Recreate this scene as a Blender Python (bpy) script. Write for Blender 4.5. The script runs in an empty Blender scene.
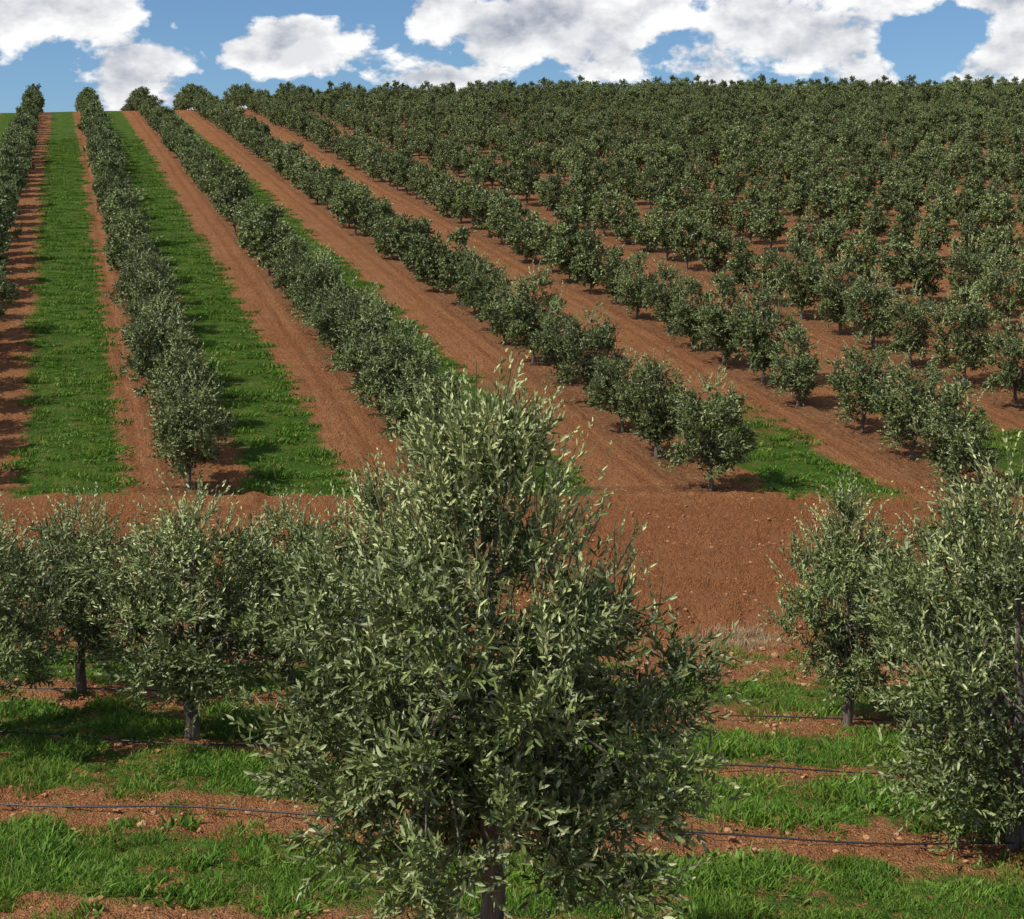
import bpy, bmesh, math, numpy as np
from mathutils import noise as mn, Vector
scene=bpy.context.scene
scene.view_settings.view_transform='Standard'
scene.view_settings.look='None'
scene.view_settings.exposure=0
F=1422.2; CZ=7.0; YH=250.0
UP=np.array([0,0,1.0])

# ------------------------------------------------------------ terrain height
_kd=[-60,0,8,10,12,14,16,19,22,25.2,26.5,34,40.5,42]
_kz=[-4.2,-4.7,-5.45,-5.7,-6.0,-6.2,-6.38,-6.58,-6.8,-7.0,-6.62,-6.80,-6.93,-6.75]
def crest(x): return np.clip(188+(np.asarray(x,float)+62)*0.22,170,236)
def height(x,y):
    x=np.asarray(x,float); y=np.asarray(y,float)
    yb=y+0.18*np.sin(x*0.9+1)+0.1*np.sin(x*2.3)
    sel=np.clip((y-23.5)/1.5,0,1)*np.clip((29-y)/1.5,0,1)
    yy=y*(1-sel)+yb*sel
    near=np.interp(yy,_kd,_kz)
    hill=0.1702*y-13.9
    z=np.where(y>41.5,hill,near)
    e=np.clip(y-crest(x),0,None)
    e1=np.minimum(e,34)
    fall=0.0036*e1**2+np.clip(e-34,0,None)*0.245
    z=z-fall
    z=z+0.05*np.sin(x*0.31+0.7)*np.sin(y*0.23)+0.25*np.clip((y-60)/80,0,1)*np.sin(x*0.045+1.3)*np.sin(y*0.037)
    return z+CZ
def px2x(px,d): return (px-512)*d/F

# ------------------------------------------------------------ masks
ROWS0=3.7; RS=7.4; KX=0.318
def rowx(i,y): return ROWS0+RS*(i-1)-KX*y
LANES={-2:(.35,.75),-1:(.45,.92),0:(.35,.75),1:(.25,.64),2:(.16,.58),3:(.27,.72),4:(.3,.7),5:(.3,.7),6:(.3,.7)}
FG=[(9.5,12.2),(13.0,14.85),(16.3,17.9),(18.5,19.9),(21.5,23.0)]
def pulse(u,a,b,soft):
    c=(a+b)/2;h=(b-a)/2
    return np.clip((h-np.abs(u-c))/soft+.5,0,1)

# ------------------------------------------------------------ mesh helper
def build(name,V,Q,mats,mi=None,col=None,smooth=None):
    V=np.asarray(V,np.float32);Q=np.asarray(Q,np.int32)
    me=bpy.data.meshes.new(name)
    me.vertices.add(len(V)); me.vertices.foreach_set('co',V.ravel())
    me.loops.add(Q.size); me.loops.foreach_set('vertex_index',Q.ravel())
    me.polygons.add(len(Q)); me.polygons.foreach_set('loop_start',np.arange(len(Q),dtype=np.int32)*4)
    if mi is not None: me.polygons.foreach_set('material_index',np.asarray(mi,np.int32))
    if smooth is not None: me.polygons.foreach_set('use_smooth',np.asarray(smooth,bool))
    me.update(calc_edges=True)
    if col is not None:
        a=me.color_attributes.new('col','FLOAT_COLOR','POINT')
        a.data.foreach_set('color',np.asarray(col,np.float32).ravel())
    for m in mats: me.materials.append(m)
    me.validate()
    return me
def norm(v): return v/np.maximum(np.linalg.norm(v,axis=-1,keepdims=True),1e-9)

# ------------------------------------------------------------ materials
def newmat(name):
    m=bpy.data.materials.new(name); m.use_nodes=True
    nt=m.node_tree; b=nt.nodes['Principled BSDF']; return m,nt,b
class NB:
    def __init__(s,nt): s.nt=nt
    def n(s,t,**k):
        nd=s.nt.nodes.new(t)
        for a,b in k.items(): setattr(nd,a,b)
        return nd
    def link(s,a,b): s.nt.links.new(a,b)
    def m(s,op,a,b=None,c=None,clamp=False):
        nd=s.n('ShaderNodeMath',operation=op); nd.use_clamp=clamp
        for i,v in enumerate((a,b,c)):
            if v is None: continue
            if isinstance(v,(int,float)): nd.inputs[i].default_value=v
            else: s.link(v,nd.inputs[i])
        return nd.outputs[0]
    def noise(s,vec,scale,detail=4,rough=.5,dist=0):
        nd=s.n('ShaderNodeTexNoise'); nd.inputs['Scale'].default_value=scale
        nd.inputs['Detail'].default_value=detail; nd.inputs['Roughness'].default_value=rough
        nd.inputs['Distortion'].default_value=dist
        if vec is not None: s.link(vec,nd.inputs['Vector'])
        return nd.outputs['Fac']
    def mix(s,f,a,b,bt='MIX'):
        nd=s.n('ShaderNodeMix',data_type='RGBA',blend_type=bt)
        for i,v in ((0,f),(6,a),(7,b)):
            if isinstance(v,(int,float)): nd.inputs[i].default_value=v
            elif isinstance(v,tuple): nd.inputs[i].default_value=(*v,1)
            else: s.link(v,nd.inputs[i])
        return nd.outputs[2]
    def pulse(s,u,a,b,soft):
        c=(a+b)/2;h=(b-a)/2
        d=s.m('ABSOLUTE',s.m('SUBTRACT',u,c))
        d=s.m('DIVIDE',s.m('SUBTRACT',h,d),soft)
        return s.m('ADD',d,.5,clamp=True)
    def ramp(s,f,a,b):
        nd=s.n('ShaderNodeMapRange'); nd.clamp=True
        s.link(f,nd.inputs[0]); nd.inputs[1].default_value=a; nd.inputs[2].default_value=b
        return nd.outputs[0]

def leafmat(name,trans=.18,rough=.42,inst=.25,spec=.5,yel=0):
    m,nt,b=newmat(name); N=NB(nt)
    at=N.n('ShaderNodeAttribute',attribute_name='col')
    oi=N.n('ShaderNodeObjectInfo')
    v=N.m('ADD',N.m('MULTIPLY',oi.outputs['Random'],inst),1-inst/2)
    col=at.outputs['Color']
    if yel>0:
        g=N.n('ShaderNodeNewGeometry')
        nz=N.ramp(N.noise(g.outputs['Position'],.7,3,.6),.45,.68)
        col=N.mix(N.m('MULTIPLY',nz,yel),col,(.20,.24,.035))
    hs=N.n('ShaderNodeHueSaturation'); N.link(col,hs.inputs['Color']); N.link(v,hs.inputs['Value'])
    N.link(hs.outputs[0],b.inputs['Base Color'])
    b.inputs['Roughness'].default_value=rough
    b.inputs['Specular IOR Level'].default_value=spec
    if trans>0:
        tr=N.n('ShaderNodeBsdfTranslucent')
        N.link(N.mix(.6,hs.outputs[0],(.13,.24,.03)),tr.inputs[0])
        mx=N.n('ShaderNodeMixShader'); mx.inputs[0].default_value=trans
        N.link(b.outputs[0],mx.inputs[1]); N.link(tr.outputs[0],mx.inputs[2])
        N.link(mx.outputs[0],nt.nodes['Material Output'].inputs[0])
    return m
M_leaf=leafmat('olive_leaf',trans=0,rough=.48,spec=.3,inst=.35)
M_grass=leafmat('grass_blade',trans=.25,rough=.6,inst=.45,spec=.2,yel=.4)
M_straw=leafmat('dry_straw',trans=0,rough=.8,inst=.2,spec=.1)
# bark
M_bark,nt,b=newmat('olive_bark'); N=NB(nt)
tc=N.n('ShaderNodeTexCoord'); mp=N.n('ShaderNodeMapping'); mp.inputs['Scale'].default_value=(1,1,.25)
N.link(tc.outputs['Object'],mp.inputs[0])
f=N.noise(mp.outputs[0],22,4,.7,.6)
N.link(N.mix(N.ramp(f,.35,.65),(.045,.035,.026),(.20,.165,.125)),b.inputs['Base Color']); b.inputs['Roughness'].default_value=.9
bp=N.n('ShaderNodeBump'); bp.inputs['Strength'].default_value=.9; bp.inputs['Distance'].default_value=.03
N.link(f,bp.inputs['Height']); N.link(bp.outputs[0],b.inputs['Normal'])
# clod
M_clod,nt,b=newmat('soil_clod'); N=NB(nt)
oi=N.n('ShaderNodeObjectInfo')
c=N.mix(oi.outputs['Random'],(.25,.095,.036),(.46,.25,.13))
N.link(c,b.inputs['Base Color']); b.inputs['Roughness'].default_value=.95
# hose
M_hose,nt,b=newmat('hose_plastic'); b.inputs['Base Color'].default_value=(.018,.018,.02,1); b.inputs['Roughness'].default_value=.45
# ground
M_ground,nt,b=newmat('red_soil_and_turf'); N=NB(nt)
g=N.n('ShaderNodeNewGeometry'); P=g.outputs['Position']
sp=N.n('ShaderNodeSeparateXYZ'); N.link(P,sp.inputs[0]); X,Y=sp.outputs[0],sp.outputs[1]
n1=N.noise(P,1.1,3,.6); n2=N.noise(P,.12,2,.55); n3=N.noise(P,6,4,.70); n4=N.noise(P,38,2,.65)
u=N.m('ADD',X,N.m('MULTIPLY',Y,KX)); uw=N.m('ADD',u,N.m('MULTIPLY',N.m('SUBTRACT',n1,.5),1.7))
hm=None
for k,(a,c) in LANES.items():
    x0=ROWS0+RS*(k-1)
    p=N.pulse(uw,x0+a*RS,x0+c*RS,.35)
    if k>=3: p=N.m('MULTIPLY',p,N.m('SUBTRACT',1,N.ramp(Y,45,52)))
    hm=p if hm is None else N.m('MAXIMUM',hm,p)
yw=N.m('ADD',Y,N.m('MULTIPLY',N.m('SUBTRACT',n1,.5),3.0))
hm=N.m('MULTIPLY',hm,N.ramp(yw,39.3,40.2))
v=N.m('ADD',N.m('ADD',Y,N.m('MULTIPLY',X,.127)),N.m('MULTIPLY',N.m('SUBTRACT',n1,.5),.9))
fm=None
for a,c in FG:
    p=N.pulse(v,a,c,.3); fm=p if fm is None else N.m('MAXIMUM',fm,p)
gm=N.m('ADD',N.m('MULTIPLY',hm,N.ramp(n3,.27,.42)),N.m('MULTIPLY',fm,N.ramp(n3,.34,.52)),clamp=True)
# tillage streaks running along the hill rows / along the headland
cx=N.n('ShaderNodeCombineXYZ')
hill=N.ramp(Y,40.2,41.2)
N.link(N.m('ADD',N.m('MULTIPLY',u,N.m('MULTIPLY',hill,3.2)),N.m('MULTIPLY',N.m('SUBTRACT',1,hill),N.m('MULTIPLY',N.m('ADD',Y,N.m('MULTIPLY',X,.09)),3.0))),cx.inputs[0])
N.link(N.m('ADD',N.m('MULTIPLY',N.m('MULTIPLY',Y,hill),.22),N.m('MULTIPLY',N.m('SUBTRACT',1,hill),N.m('MULTIPLY',X,.3))),cx.inputs[1])
st=N.noise(cx.outputs[0],1.0,3,.65)
soil=N.mix(N.ramp(n2,.35,.65),(.44,.178,.066),(.32,.112,.040))
soil=N.mix(N.ramp(n1,.4,.7),soil,(.52,.26,.118))
soil=N.mix(N.m('MULTIPLY',N.ramp(st,.47,.66),.6),soil,(.20,.066,.025))
soil=N.mix(N.m('MULTIPLY',N.ramp(n3,.48,.64),.75),soil,(.17,.055,.020))
vo=N.n('ShaderNodeTexVoronoi'); vo.inputs['Scale'].default_value=9; N.link(P,vo.inputs['Vector'])
peb=N.m('SUBTRACT',1,N.ramp(vo.outputs['Distance'],.12,.3))
sepc=N.n('ShaderNodeSeparateColor'); N.link(vo.outputs['Color'],sepc.inputs[0])
peb=N.m('MULTIPLY',peb,N.ramp(sepc.outputs[0],.55,.75))
soil=N.mix(N.m('MULTIPLY',peb,.6),soil,(.54,.33,.18))
soil=N.mix(.5,soil,N.mix(N.ramp(n4,.32,.68),(.17,.056,.020),(.66,.33,.15)))
hd=N.pulse(yw,26.0,39.0,2.5)
soil=N.mix(N.m('MULTIPLY',hd,.5),soil,N.mix(N.ramp(n3,.3,.7),(.13,.040,.015),(.42,.155,.056)))
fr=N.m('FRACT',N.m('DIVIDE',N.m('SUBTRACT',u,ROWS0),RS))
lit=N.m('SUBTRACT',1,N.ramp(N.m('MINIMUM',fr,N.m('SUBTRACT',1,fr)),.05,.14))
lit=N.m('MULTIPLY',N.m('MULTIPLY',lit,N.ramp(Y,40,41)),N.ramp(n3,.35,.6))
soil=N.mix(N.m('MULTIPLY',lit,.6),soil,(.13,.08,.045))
frw=N.m('ADD',fr,N.m('MULTIPLY',N.m('SUBTRACT',n1,.5),.03))
rut=N.m('MULTIPLY',N.m('MAXIMUM',N.m('MAXIMUM',N.pulse(frw,.79,.83,.02),N.pulse(frw,.90,.93,.02)),N.pulse(frw,.15,.18,.02)),N.ramp(Y,40,41))
soil=N.mix(N.m('MULTIPLY',rut,.3),soil,(.19,.064,.025))
turf=N.mix(N.ramp(n3,.3,.7),(.038,.09,.010),(.095,.19,.022))
turf=N.mix(N.ramp(n1,.5,.72),turf,(.14,.19,.03))
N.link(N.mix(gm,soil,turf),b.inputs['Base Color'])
b.inputs['Roughness'].default_value=.95; b.inputs['Specular IOR Level'].default_value=.1
hgt=N.m('ADD',N.m('ADD',n3,N.m('MULTIPLY',n4,.4)),N.m('MULTIPLY',st,-.5))
bp=N.n('ShaderNodeBump'); bp.inputs['Strength'].default_value=1; bp.inputs['Distance'].default_value=.36
N.link(hgt,bp.inputs['Height']); N.link(bp.outputs[0],b.inputs['Normal'])

# ------------------------------------------------------------ ground mesh
def axis(segs):
    o=[]
    for a,c,st in segs: o+=list(np.arange(a,c,st))
    o.append(segs[-1][1]); return np.array(o)
xs=axis([(-500,-140,30),(-140,-40,4),(-40,-13,1.0),(-13,13,.11),(13,40,1.0),(40,260,4),(260,700,30)])
ys=axis([(-60,8,2),(8,28,.09),(28,42,.12),(42,90,.8),(90,300,2.5),(300,900,40)])
GX,GY=np.meshgrid(xs,ys)
GZ=height(GX,GY)
fine=(np.abs(GX)<=13)&(GY<42)&(GY>7)&(np.abs(GX)<GY*.42+1)
for r,c in np.argwhere(fine):
    x=GX[r,c];y=GY[r,c]
    a=0.05*mn.noise(Vector((x*1.3,y*1.3,3)))+0.07*mn.noise(Vector((x*4.2,y*4.2,9)))
    if 24.4<y<27.2: a+=.2*mn.noise(Vector((x*2.2,y*2.2,1)))
    if y>27:
        t=min((y-27)/1.0,1)*min(max((41-y)/1.5,0),1)
        w=mn.noise(Vector((x*.5,y*.5,5)))
        a+=t*(.12*math.sin((y+x*.07)*3.6+w*2.0)+.04*math.sin((y+x*.03)*11+w*3)+.15*mn.noise(Vector((x*2.0,y*3.6,11))))
    GZ[r,c]+=a
V=np.stack([GX,GY,GZ],-1).reshape(-1,3)
nr,nc=GX.shape
idx=np.arange(nr*nc).reshape(nr,nc)
Q=np.stack([idx[:-1,:-1],idx[:-1,1:],idx[1:,1:],idx[1:,:-1]],-1).reshape(-1,4)
me=build('ground',V,Q,[M_ground],smooth=np.ones(len(Q)))
ob=bpy.data.objects.new('ground',me); scene.collection.objects.link(ob)

# ------------------------------------------------------------ tree maker
def tube(path,rad,ns):
    path=np.asarray(path);n=len(path)
    t=norm(np.gradient(path,axis=0))
    ref=np.where(np.abs(t[:,2:3])>.9,np.array([[1.,0,0]]),np.array([[0,0,1.]]))
    e1=norm(np.cross(t,ref)); e2=np.cross(t,e1)
    a=np.arange(ns)/ns*2*np.pi
    V=path[:,None]+np.asarray(rad)[:,None,None]*(np.cos(a)[None,:,None]*e1[:,None]+np.sin(a)[None,:,None]*e2[:,None])
    V=V.reshape(-1,3)
    i=np.arange(n-1)[:,None]*ns; j=np.arange(ns)[None]; j2=(j+1)%ns
    Q=np.stack([i+j,i+j2,i+ns+j2,i+ns+j],-1).reshape(-1,4)
    return V,Q
def leaves(rng,O,D,Ls,n,ll,lw,spread=.85,pale=0.,tone=None,bright=1.):
    N_=len(O)
    h=norm(np.cross(D,rng.normal(size=(N_,3)))); h2=np.cross(D,h)
    k=np.arange(n)
    s=(k//2*2+1.)/n
    s=np.broadcast_to(s,(N_,n))+rng.normal(0,.02,(N_,n))
    bend=rng.normal(0,.2,(N_,1,3)); bend[...,2]-=.04
    pt=O[:,None]+D[:,None]*(Ls[:,None]*s)[...,None]+bend*(Ls[:,None]*s**2)[...,None]
    ph=(k%2)*np.pi+(k//2)*np.pi/2*1.1
    ph=ph[None]+rng.normal(0,.35,(N_,n))
    perp=np.cos(ph)[...,None]*h[:,None]+np.sin(ph)[...,None]*h2[:,None]
    Dd=norm(D[:,None]+2*bend*s[...,None])
    a=norm(Dd*(.45+.7*s)[...,None]+perp*(spread*(1.15-.6*s))[...,None]+rng.normal(0,.17,(N_,n,3)))
    nn=norm(Dd-a*(a*Dd).sum(-1,keepdims=True)+rng.normal(0,.25,a.shape))
    nn=norm(nn-a*(a*nn).sum(-1,keepdims=True)); sd=np.cross(a,nn)
    L=ll*rng.uniform(.6,1.15,(N_,n))*(1-.45*np.clip(s-.75,0,1)/.25*.9); W=lw*rng.uniform(.75,1.15,(N_,n))*.5
    L=L[...,None];W=W[...,None]
    cur=rng.uniform(-.12,.2,L.shape)*L
    b0=pt; l1=pt+a*.32*L+sd*W+nn*W*.35; r1=pt+a*.32*L-sd*W+nn*W*.35
    l2=pt+a*.74*L+sd*W*.75+nn*W*.2-nn*cur*.5; r2=pt+a*.74*L-sd*W*.75+nn*W*.2-nn*cur*.5; tp=pt+a*L-nn*cur
    V=np.stack([b0,l1,l2,tp,r2,r1],2).reshape(-1,3)
    nl=N_*n; i=np.arange(nl)[:,None]*6
    Q=np.concatenate([i+np.array([[0,3,2,1]]),i+np.array([[0,5,4,3]])],0)
    dark=np.array([.066,.096,.024]);mid=np.array([.160,.200,.062]);sil=np.array([.29,.325,.17]);new=np.array([.46,.49,.22])
    r=rng.random((N_,n,1)); c=dark+(mid-dark)*r
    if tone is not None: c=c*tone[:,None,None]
    c=np.where(rng.random((N_,n,1))<.18,sil*(.65+.5*r),c)
    tipf=np.clip((s[...,None]-.75)/.25,0,1)*.38
    c=c*(1-tipf)+new*tipf*.85
    if pale>0: c=c*(1-pale)+new*pale*(.8+.6*r)
    c=c*bright
    C=np.repeat(c.reshape(-1,3),6,0); C=np.concatenate([C,np.ones((len(C),1))],1)
    return V,Q,C
def tree_mesh(name,seed,prof,nclump,rcl,nshoot,nleaf,ll,lw,slen,trunk_r=.07,nspire=20,core=.25,fork=.75,hole=False,lean=None,bright=1.,frmax=1.0,smin=.25):
    rng=np.random.default_rng(seed)
    pz=np.array([p[0] for p in prof]);pr=np.array([p[1] for p in prof])
    Vs=[];Qs=[];Cs=[];Ms=[];Ss=[];off=0
    def add(V,Q,C,m,s):
        nonlocal off
        Vs.append(V);Qs.append(Q+off);off+=len(V)
        if C is None: C=np.ones((len(V),4))*np.array([.11,.13,.05,1])
        Cs.append(C);Ms.append(np.full(len(Q),m));Ss.append(np.full(len(Q),s))
    zz=np.linspace(pz[0],pz[-1],200); w=np.interp(zz,pz,pr)**1.3+.05; w/=w.sum()
    cz=rng.choice(zz,nclump,p=w); an=np.arange(nclump)*2.399+rng.normal(0,.3,nclump)
    order=np.argsort(cz);cz=cz[order]
    R=np.interp(cz,pz,pr); fr=np.where(rng.random(nclump)<.78,rng.uniform(.6,frmax,nclump),rng.uniform(.1,.55,nclump))
    rr=np.maximum(R*fr-rcl*.15,0)
    Cc=np.stack([rr*np.cos(an),rr*np.sin(an),cz],-1)
    rc=rcl*rng.uniform(.55,1.3,nclump)
    tone=rng.uniform(.65,1.3,nclump)
    if lean is None: lean=rng.normal(0,.07,2)
    tz=np.linspace(-.15,fork,7)
    tp=np.stack([lean[0]*tz+.02*np.sin(tz*7),lean[1]*tz+.02*np.cos(tz*6),tz],-1)
    add(*tube(tp,trunk_r*(1.45-.5*np.linspace(0,1,7)**.5),9),None,0,True)
    top=tp[-1]
    nf=6; fa=np.arange(nf)*2*np.pi/nf+rng.normal(0,.3,nf)
    ch=pz[-1]-fork
    fk=np.stack([np.cos(fa)*R.mean()*.35,np.sin(fa)*R.mean()*.35,fork+ch*rng.uniform(.22,.5,nf)],-1)
    fk[0]=[0,0,fork+ch*.6]
    for q in fk:
        t=np.linspace(0,1,6)[:,None]; ctrl=top*.4+q*.6+np.array([0,0,-.12])
        pth=(1-t)**2*top+2*t*(1-t)*ctrl+t**2*q+rng.normal(0,.015,(6,3))
        pth[0]=top-np.array([0,0,.05])
        add(*tube(pth,trunk_r*np.linspace(.62,.3,6),6),None,0,True)
    for c in Cc:
        q=fk[np.argmin(((fk-c)**2).sum(1)+np.where(fk[:,2]>c[2]+.2,1.,0))]
        t=np.linspace(0,.9,5)[:,None]; ctrl=(q+c)/2+np.array([0,0,-.05])+rng.normal(0,.05,3)
        pth=(1-t)**2*q+2*t*(1-t)*ctrl+t**2*c
        add(*tube(pth,trunk_r*np.linspace(.24,.05,5),4),None,0,True)
    nc_=int(nshoot*(1-core)); wi=rc**2/np.sum(rc**2); ci=rng.choice(nclump,nc_,p=wi)
    loc=norm(rng.normal(size=(nc_,3)))*(rng.random((nc_,1))**.5)
    O=Cc[ci]+loc*rc[ci][:,None]*np.array([1,1,.85])
    outw=O.copy(); outw[:,2]=0; outw=outw/ (np.interp(O[:,2],pz,pr)[:,None]+.2)
    D=norm(loc*.6+outw*.6+UP*.65+rng.normal(0,.4,(nc_,3)))
    low=np.clip((O[:,2]-pz[0])/(pz[-1]-pz[0]),0,1)
    D=norm(D-UP*np.clip(.35-low,0,1)[:,None]*1.6)
    O=O-D*slen*.35
    Ls=slen*rng.uniform(.55,1.6,nc_)
    def cut(O): return ~((O[:,2]<pz[0]+.6)&(O[:,1]<.15)&(np.abs(O[:,0]-.08)<.28))
    if hole:
        kp=cut(O); O,D,Ls,ci=O[kp],D[kp],Ls[kp],ci[kp]
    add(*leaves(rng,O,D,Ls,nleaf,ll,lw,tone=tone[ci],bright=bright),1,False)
    nk=nshoot-nc_; z=rng.choice(zz,nk,p=w); z=pz[0]+(z-pz[0])*.82; a=rng.random(nk)*2*np.pi; r=np.interp(z,pz,pr)*rng.random(nk)**.5*.66
    O=np.stack([r*np.cos(a),r*np.sin(a),z],-1); D=norm(rng.normal(size=(nk,3))*.7+UP*.5+O*np.array([.4,.4,0]))
    if hole:
        kp=cut(O); O,D=O[kp],D[kp]
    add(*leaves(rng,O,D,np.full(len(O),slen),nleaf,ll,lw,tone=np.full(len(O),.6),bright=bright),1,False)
    if nspire:
        zs=pz[0]+(pz[-1]-pz[0])*rng.uniform(smin,1,nspire)**.6; a=rng.random(nspire)*2*np.pi
        r=np.interp(zs,pz,pr)*rng.uniform(.4,1.05,nspire)
        O=np.stack([r*np.cos(a),r*np.sin(a),zs],-1)-UP*slen*.3
        D=norm(UP+rng.normal(0,.24,(nspire,3))+norm(O*np.array([1,1,0]))*.40)
        Ls=slen*rng.uniform(.9,2.4,nspire)
        add(*leaves(rng,O,D,Ls,nleaf+4,ll*.72,lw*.8,spread=.55,pale=.55),1,False)
        for o,d,l in zip(O,D,Ls):
            V,Q=tube(np.array([o,o+d*l*.5,o+d*l*.9]),[.006,.005,.003],3); add(V,Q,None,1,True)
    return build(name,np.concatenate(Vs),np.concatenate(Qs),[M_bark,M_leaf],np.concatenate(Ms),np.concatenate(Cs),np.concatenate(Ss))
def place(name,me,x,y,rot=0,s=(1,1,1),coll=None):
    o=bpy.data.objects.new(name,me); o.location=(x,y,float(height(x,y))-.02); o.rotation_euler=(0,0,rot); o.scale=s
    (coll or scene.collection).objects.link(o); return o

hero=tree_mesh('olive_tree_big',8,[(1.2,.75),(1.5,1.08),(2.0,1.34),(2.6,1.42),(3.1,1.2),(3.5,.88),(3.95,.58),(4.5,.2)],
   78,.31,3000,16,.098,.025,.29,trunk_r=.085,nspire=330,core=.13,fork=1.7,hole=True,lean=(.02,0),frmax=1.14,smin=.35)
mids=[]
for k,(sd,rk) in enumerate([(11,1.0),(23,1.05),(37,.95)]):
    mids.append(tree_mesh('olive_tree_mid%d'%k,sd,[(.6,.6*rk),(.95,1.0*rk),(1.5,1.25*rk),(2.0,1.12*rk),(2.4,.8*rk),(2.75,.42*rk),(2.95,.15)],
      38,.30,1200,14,.105,.028,.28,trunk_r=.075,nspire=120,core=.17,fork=.8,frmax=1.12))
bushy=tree_mesh('olive_tree_bushy',54,[(.3,.7),(.6,1.05),(1.2,1.3),(1.8,1.2),(2.3,.95),(2.7,.55),(2.95,.2)],
      44,.31,1500,14,.09,.024,.27,trunk_r=.075,nspire=140,core=.18,fork=.7,frmax=1.02)
X=px2x
place('olive_tree',hero,X(488,10.1),10.1,0)
place('olive_tree',mids[0],X(192,19.0),19.0,0.3,(1.14,1.14,1.05))
place('olive_tree',mids[1],X(-22,18.8),18.8,2.0,(1.0,1.0,1.0))
place('olive_tree',mids[2],X(378,18.6),18.6,4.0,(1.05,1.05,1.17))
place('olive_tree',mids[1],X(80,21.6),21.6,5.0,(.95,.95,.95))
place('olive_tree',mids[0],X(290,22.2),22.2,1.0,(.92,.92,.93))
place('olive_tree',mids[2],X(848,20.1),20.1,1.5,(.88,.88,1.07))
place('olive_tree',bushy,X(1018,15.0),15.0,1.0,(1.22,1.22,1.3))
place('olive_tree',mids[0],X(962,20.9),20.9,3.1,(.95,.95,1.0))

# hill trees
def hprof(w): return [(.5,.5*w),(.8,.85*w),(1.3,1.08*w),(1.9,1.08*w),(2.4,.86*w),(2.8,.55*w),(3.1,.2)]
hv=[]
for k in range(4):
    w=.94+.05*k
    hv.append(tree_mesh('olive_tree_small%d'%k,200+k,hprof(w),26,.30,740,12,.135,.043,.25,trunk_r=.06,nspire=22,core=.25,fork=.6,frmax=1.0,bright=1.03))
tmpl=bpy.data.collections.new('olive_tree_templates')
for k in range(5):
    w=.93+.05*k
    m_=tree_mesh('olive_tree_far%d'%k,300+k,hprof(w),26,.29,500,8,.18,.082,.23,trunk_r=.05,nspire=0,core=.2,fork=.6,bright=1.08,frmax=.95)
    tmpl.objects.link(bpy.data.objects.new('tpl_olive_%d'%k,m_))

def instancer(name,pts,rot,scl,idx_,coll):
    me=bpy.data.meshes.new(name); me.vertices.add(len(pts)); me.vertices.foreach_set('co',np.asarray(pts,np.float32).ravel())
    a=me.attributes.new('rot','FLOAT_VECTOR','POINT'); a.data.foreach_set('vector',np.asarray(rot,np.float32).ravel())
    a=me.attributes.new('scl','FLOAT_VECTOR','POINT'); a.data.foreach_set('vector',np.asarray(scl,np.float32).ravel())
    a=me.attributes.new('idx','INT','POINT'); a.data.foreach_set('value',np.asarray(idx_,np.int32))
    o=bpy.data.objects.new(name,me); scene.collection.objects.link(o)
    ng=bpy.data.node_groups.new('inst_'+name,'GeometryNodeTree')
    ng.interface.new_socket('Geometry',in_out='INPUT',socket_type='NodeSocketGeometry')
    ng.interface.new_socket('Geometry',in_out='OUTPUT',socket_type='NodeSocketGeometry')
    gi=ng.nodes.new('NodeGroupInput');go=ng.nodes.new('NodeGroupOutput')
    ip=ng.nodes.new('GeometryNodeInstanceOnPoints'); ci=ng.nodes.new('GeometryNodeCollectionInfo')
    ci.inputs['Collection'].default_value=coll; ci.inputs['Separate Children'].default_value=True; ci.inputs['Reset Children'].default_value=True
    def at(nm,ty):
        n=ng.nodes.new('GeometryNodeInputNamedAttribute'); n.data_type=ty; n.inputs['Name'].default_value=nm; return n.outputs['Attribute']
    ng.links.new(gi.outputs[0],ip.inputs['Points']); ng.links.new(ci.outputs[0],ip.inputs['Instance'])
    ip.inputs['Pick Instance'].default_value=True
    ng.links.new(at('idx','INT'),ip.inputs['Instance Index'])
    ng.links.new(at('rot','FLOAT_VECTOR'),ip.inputs['Rotation'])
    ng.links.new(at('scl','FLOAT_VECTOR'),ip.inputs['Scale'])
    ng.links.new(ip.outputs[0],go.inputs[0])
    md=o.modifiers.new('instances','NODES'); md.node_group=ng
    return o

rng=np.random.default_rng(7)
pts=[];nind=0
for i in range(-3,30):
    y=41.0+rng.uniform(-.3,.3)
    while y<275:
        yy=y+rng.normal(0,.16); x=rowx(i,yy)+rng.normal(0,.16)
        px=512+F*x/yy; s=rng.uniform(.82,1.17)
        if yy<44: s=rng.uniform(1.0,1.1)
        if -250<px<1280 and yy<float(crest(x))+32:
            if rng.random()>.015 or yy<60:
                sc=(s*rng.uniform(.92,1.08),s*rng.uniform(.92,1.08),s*rng.uniform(.94,1.1))
                if yy<66 and -60<px<1090:
                    place('olive_tree',hv[rng.integers(4)],x,yy,rng.random()*6.28,sc); nind+=1
                else: pts.append((x,yy,*sc))
        y+=2.75 if i<3 else 2.85
pts=np.array(pts); P3=np.stack([pts[:,0],pts[:,1],height(pts[:,0],pts[:,1])-.03],-1)
n=len(pts); R3=np.zeros((n,3)); R3[:,2]=rng.random(n)*6.28
instancer('olive_orchard',P3,R3,pts[:,2:5],rng.integers(0,5,n),tmpl)
print('orchard',n,nind)

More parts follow.
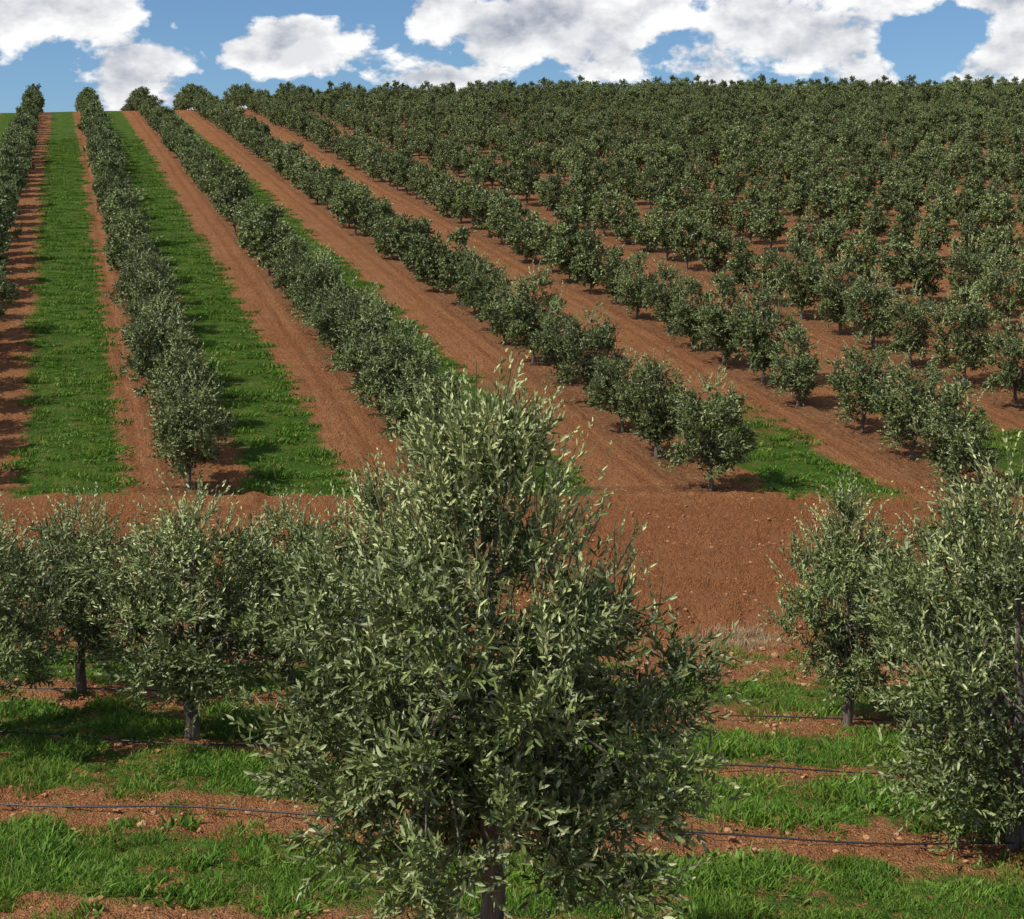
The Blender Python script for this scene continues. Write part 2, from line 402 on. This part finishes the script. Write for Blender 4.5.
# ------------------------------------------------------------ grass
def grass_patch(name,seed,nb,rad,h,w,mat,c0,c1,lean=.5):
    rng=np.random.default_rng(seed)
    a=rng.random(nb)*6.283;r=rad*rng.random(nb)**.5
    B=np.stack([r*np.cos(a),r*np.sin(a),np.full(nb,-.02)],-1)
    hh=h*rng.uniform(.45,1.2,nb)*(1-.3*(r/rad)); la=rng.random(nb)*6.283; lm=hh*lean*rng.uniform(.2,1.3,nb)
    ld=np.stack([np.cos(la),np.sin(la),0*la],-1); fa=rng.random(nb)*6.283; sd=np.stack([np.cos(fa),np.sin(fa),0*fa],-1)
    rows=[]
    for t,ww in ((0,1.),(.5,.95),(1.,.08)):
        p=B+UP*(hh*(t-.25*t*t*lean))[:,None]+ld*(lm*t*t)[:,None]
        W=(w*rng.uniform(.7,1.3,nb)*ww*.5)[:,None]
        rows+= [p-sd*W,p+sd*W]
    V=np.stack(rows,1).reshape(-1,3)
    i=np.arange(nb)[:,None]*6
    Q=np.concatenate([i+np.array([[2*k,2*k+1,2*k+3,2*k+2]]) for k in range(2)],0)
    f=rng.random((nb,1)); c=np.array(c0)*(1-f)+np.array(c1)*f
    c=np.where(rng.random((nb,1))<.06,np.array([[.30,.27,.10]]),c)
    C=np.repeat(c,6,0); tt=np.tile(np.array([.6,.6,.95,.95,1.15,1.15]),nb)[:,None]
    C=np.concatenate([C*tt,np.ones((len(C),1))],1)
    return build(name,V,Q,[mat],col=C)
def coll_of(name,meshes):
    c=bpy.data.collections.new(name)
    for k,m_ in enumerate(meshes): c.objects.link(bpy.data.objects.new('tpl_%s_%d'%(name,k),m_))
    return c
G0=(.062,.145,.015);G1=(.155,.285,.033)
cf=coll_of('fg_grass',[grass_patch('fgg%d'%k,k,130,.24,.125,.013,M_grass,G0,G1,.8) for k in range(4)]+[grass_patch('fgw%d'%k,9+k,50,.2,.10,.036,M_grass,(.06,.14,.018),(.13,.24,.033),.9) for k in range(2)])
def n2d(x,y,s,o=0): return np.array([mn.noise(Vector((a*s,b*s,o))) for a,b in zip(x,y)])
N0=26000
x=rng.uniform(-11,11,N0);y=rng.uniform(9.5,25,N0)
keep=np.abs(x)<y*.42+.6; x=x[keep];y=y[keep]
v=y+.127*x+n2d(x,y,1.3,4)*.6
mk=np.zeros(len(x))
for a,c in FG: mk=np.maximum(mk,pulse(v,a,c,.45))
dens=np.clip(.66+n2d(x,y,1.6,8)*2.4,0.04,1)
k=rng.random(len(x))<mk*dens*.85+.015
x=x[k];y=y[k];n=len(x)
sc=rng.uniform(.4,1.2,n)*np.clip(1+1.1*n2d(x,y,1.1,2),.45,1.7); SC=np.stack([sc,sc,sc*rng.uniform(.7,1.6,n)],-1)
R3=np.zeros((n,3));R3[:,2]=rng.random(n)*6.28
ix=np.where(rng.random(n)<.7,rng.integers(0,4,n),rng.integers(4,6,n))
instancer('grass',np.stack([x,y,height(x,y)],-1),R3,SC,ix,cf); print('fg grass',n)
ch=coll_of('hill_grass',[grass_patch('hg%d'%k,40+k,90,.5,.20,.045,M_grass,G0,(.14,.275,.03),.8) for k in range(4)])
allp=[]
for kk,(a,c) in LANES.items():
    x0=ROWS0+RS*(kk-1); y1=150 if kk<3 else 50
    nn=int((y1-39.5)*(c-a)*RS*5)
    yy=39.6+(y1-39.6)*rng.random(nn); uu=x0+RS*(a+(c-a)*rng.uniform(-.08,1.08,nn)); xx=uu-KX*yy
    px=512+F*xx/yy; k=(px>-60)&(px<1084); xx=xx[k];yy=yy[k]
    k=n2d(xx,yy,.8,3)*1.4+rng.random(len(xx))>.14
    allp.append(np.stack([xx[k],yy[k]],-1))
A=np.concatenate(allp);n=len(A)
sc=rng.uniform(.35,1.15,n)
R3=np.zeros((n,3));R3[:,2]=rng.random(n)*6.28
instancer('grass',np.stack([A[:,0],A[:,1],height(A[:,0],A[:,1])],-1),R3,np.stack([sc,sc,sc*rng.uniform(.4,1.5,n)],-1),rng.integers(0,4,n),ch); print('hill grass',n)
cs=coll_of('straw',[grass_patch('st%d'%k,60+k,40,.16,.26,.008,M_straw,(.36,.24,.13),(.55,.42,.27),.6) for k in range(2)])
n=150; x=np.concatenate([rng.normal(4.15,.4,80),rng.uniform(-9,9,70)]); y=25.45+rng.normal(0,.3,n)
sc=rng.uniform(.3,.95,n); R3=np.zeros((n,3));R3[:,2]=rng.random(n)*6.28
instancer('dry_grass',np.stack([x,y,height(x,y)],-1),R3,np.stack([sc]*3,-1),rng.integers(0,2,n),cs)

# ------------------------------------------------------------ clods / stones
def clod(seed):
    rg=np.random.default_rng(seed); bm=bmesh.new(); bmesh.ops.create_icosphere(bm,subdivisions=2,radius=1)
    for v_ in bm.verts:
        f_=1+.35*mn.noise(v_.co*1.3+Vector((seed,0,0)))+.15*rg.normal(0,.5)
        v_.co=v_.co*f_; v_.co.z*=.65
    me=bpy.data.meshes.new('clod'); bm.to_mesh(me); bm.free(); me.materials.append(M_clod); return me
cc=coll_of('clods',[clod(k) for k in range(4)])
N0=26000; x=rng.uniform(-13,13,N0); y=9.5+rng.random(N0)**.8*32; k=(np.abs(x)<y*.42+.5)&((y<25)|(rng.random(N0)<.4)); x=x[k];y=y[k]
v=y+.127*x; mk=np.zeros(len(x))
for a,c in FG: mk=np.maximum(mk,pulse(v,a,c,.2))
k=rng.random(len(x))<(1-mk)+.04; x=x[k];y=y[k]; n=len(x)
sc=.011+.026*rng.random(n)**3+.026*(rng.random(n)<.04)
R3=rng.random((n,3))*6.28; R3[:,:2]*=.05
instancer('soil_clods',np.stack([x,y,height(x,y)+.004],-1),R3,np.stack([sc,sc*rng.uniform(.7,1.3,n),sc],-1),rng.integers(0,4,n),cc)

# ------------------------------------------------------------ drip irrigation hoses
for v0,sd in ((20.75,1),(18.2,2),(15.55,3)):
    hx=np.arange(-11,11,.25); hy=v0-.127*hx+.06*np.sin(hx*.7+sd)+.03*np.sin(hx*2.1+sd)
    hz=height(hx,hy)+.065+.02*np.sin(hx*1.3+sd*2)
    V,Q=tube(np.stack([hx,hy,hz],-1),np.full(len(hx),.011),8)
    me=build('irrigation_hose',V,Q,[M_hose],smooth=np.ones(len(Q)))
    o=bpy.data.objects.new('irrigation_hose',me); scene.collection.objects.link(o)

# ------------------------------------------------------------ light
EL=math.radians(50); L=Vector((.90,.43,0)).normalized()*math.cos(EL)+Vector((0,0,-math.sin(EL)))
sl=bpy.data.lights.new('sun','SUN'); sl.energy=5.0; sl.angle=math.radians(.5); sl.color=(1,.95,.85)
so=bpy.data.objects.new('sun',sl); so.rotation_euler=L.to_track_quat('-Z','Y').to_euler(); scene.collection.objects.link(so)
w=bpy.data.worlds.new('World'); scene.world=w; w.use_nodes=True; nt=w.node_tree; N=NB(nt)
bg=nt.nodes['Background']; out=nt.nodes['World Output']
sky=N.n('ShaderNodeTexSky'); sky.sky_type='NISHITA'; sky.sun_disc=False; sky.sun_elevation=EL; sky.sun_rotation=math.atan2(-L.x,-L.y)
sky.altitude=300; sky.dust_density=.4
N.link(N.mix(1.0,sky.outputs[0],(.68,.90,1.12),'MULTIPLY'),bg.inputs[0]); bg.inputs[1].default_value=.095
tc=N.n('ShaderNodeTexCoord'); D=tc.outputs['Generated']
sp=N.n('ShaderNodeSeparateXYZ'); N.link(D,sp.inputs[0])
def dens(off,det):
    mp=N.n('ShaderNodeMapping'); mp.inputs['Scale'].default_value=(1,1,1.6); mp.inputs['Location'].default_value=(off[0]+3.1,1.7,off[2]+.4)
    N.link(D,mp.inputs[0])
    return N.noise(mp.outputs[0],17,det,.58,.1)
d0=dens((0,0,0),8); d1=dens((.007,0,-.017),6)
bias=None
def blob(cx,cz,wx,wz,amp):
    global bias
    a=N.m('POWER',N.m('DIVIDE',N.m('SUBTRACT',sp.outputs[0],cx),wx),2); b_=N.m('POWER',N.m('DIVIDE',N.m('SUBTRACT',sp.outputs[2],cz),wz),2)
    g_=N.m('MULTIPLY',N.m('EXPONENT',N.m('MULTIPLY',N.m('ADD',a,b_),-1)),amp)
    bias=g_ if bias is None else N.m('ADD',bias,g_)
def B(px,py,wx,wy,amp): blob((px-512)/1422*.96,(250-py)/1422*.97,wx/1422,wy/1422,amp)
B(300,0,85,15,-.24); B(215,20,26,20,-.22); B(385,22,26,24,-.22); B(915,42,38,22,-.28); B(560,92,170,11,-.16); B(700,5,20,12,-.18); B(228,82,30,16,-.14)
B(40,15,90,44,.20); B(150,65,40,24,.22); B(300,55,55,20,.22); B(560,22,150,32,.22); B(810,30,85,34,.21); B(1000,65,46,20,.22); B(430,75,50,9,.13); B(980,3,60,13,.2)
dd=N.m('ADD',d0,bias)
mask=N.ramp(dd,.505,.575); mask=N.m('MULTIPLY',mask,N.ramp(sp.outputs[2],-.02,.06))
sh=N.ramp(N.m('SUBTRACT',d0,d1),-.14,.12)
thick=N.ramp(dd,.60,.82)
sh=N.m('ADD',N.m('MULTIPLY',sh,.85),N.m('MULTIPLY',N.m('SUBTRACT',.70,thick),.50),clamp=True)
cc_=N.mix(sh,(.27,.315,.41),(1.0,1.0,1.0))
b2=N.n('ShaderNodeBackground'); N.link(cc_,b2.inputs[0]); b2.inputs[1].default_value=1.0
mx=N.n('ShaderNodeMixShader'); N.link(mask,mx.inputs[0]); N.link(bg.outputs[0],mx.inputs[1]); N.link(b2.outputs[0],mx.inputs[2])
N.link(mx.outputs[0],out.inputs[0])
# ------------------------------------------------------------ camera
cd=bpy.data.cameras.new('camera'); cam=bpy.data.objects.new('camera',cd); scene.collection.objects.link(cam)
cam.location=(0,0,CZ); cam.rotation_euler=(math.radians(90),0,0); cd.sensor_width=36; cd.lens=50
cd.shift_y=-(459.5-YH)/1024; cd.clip_end=3000; cd.clip_start=.1
scene.camera=cam
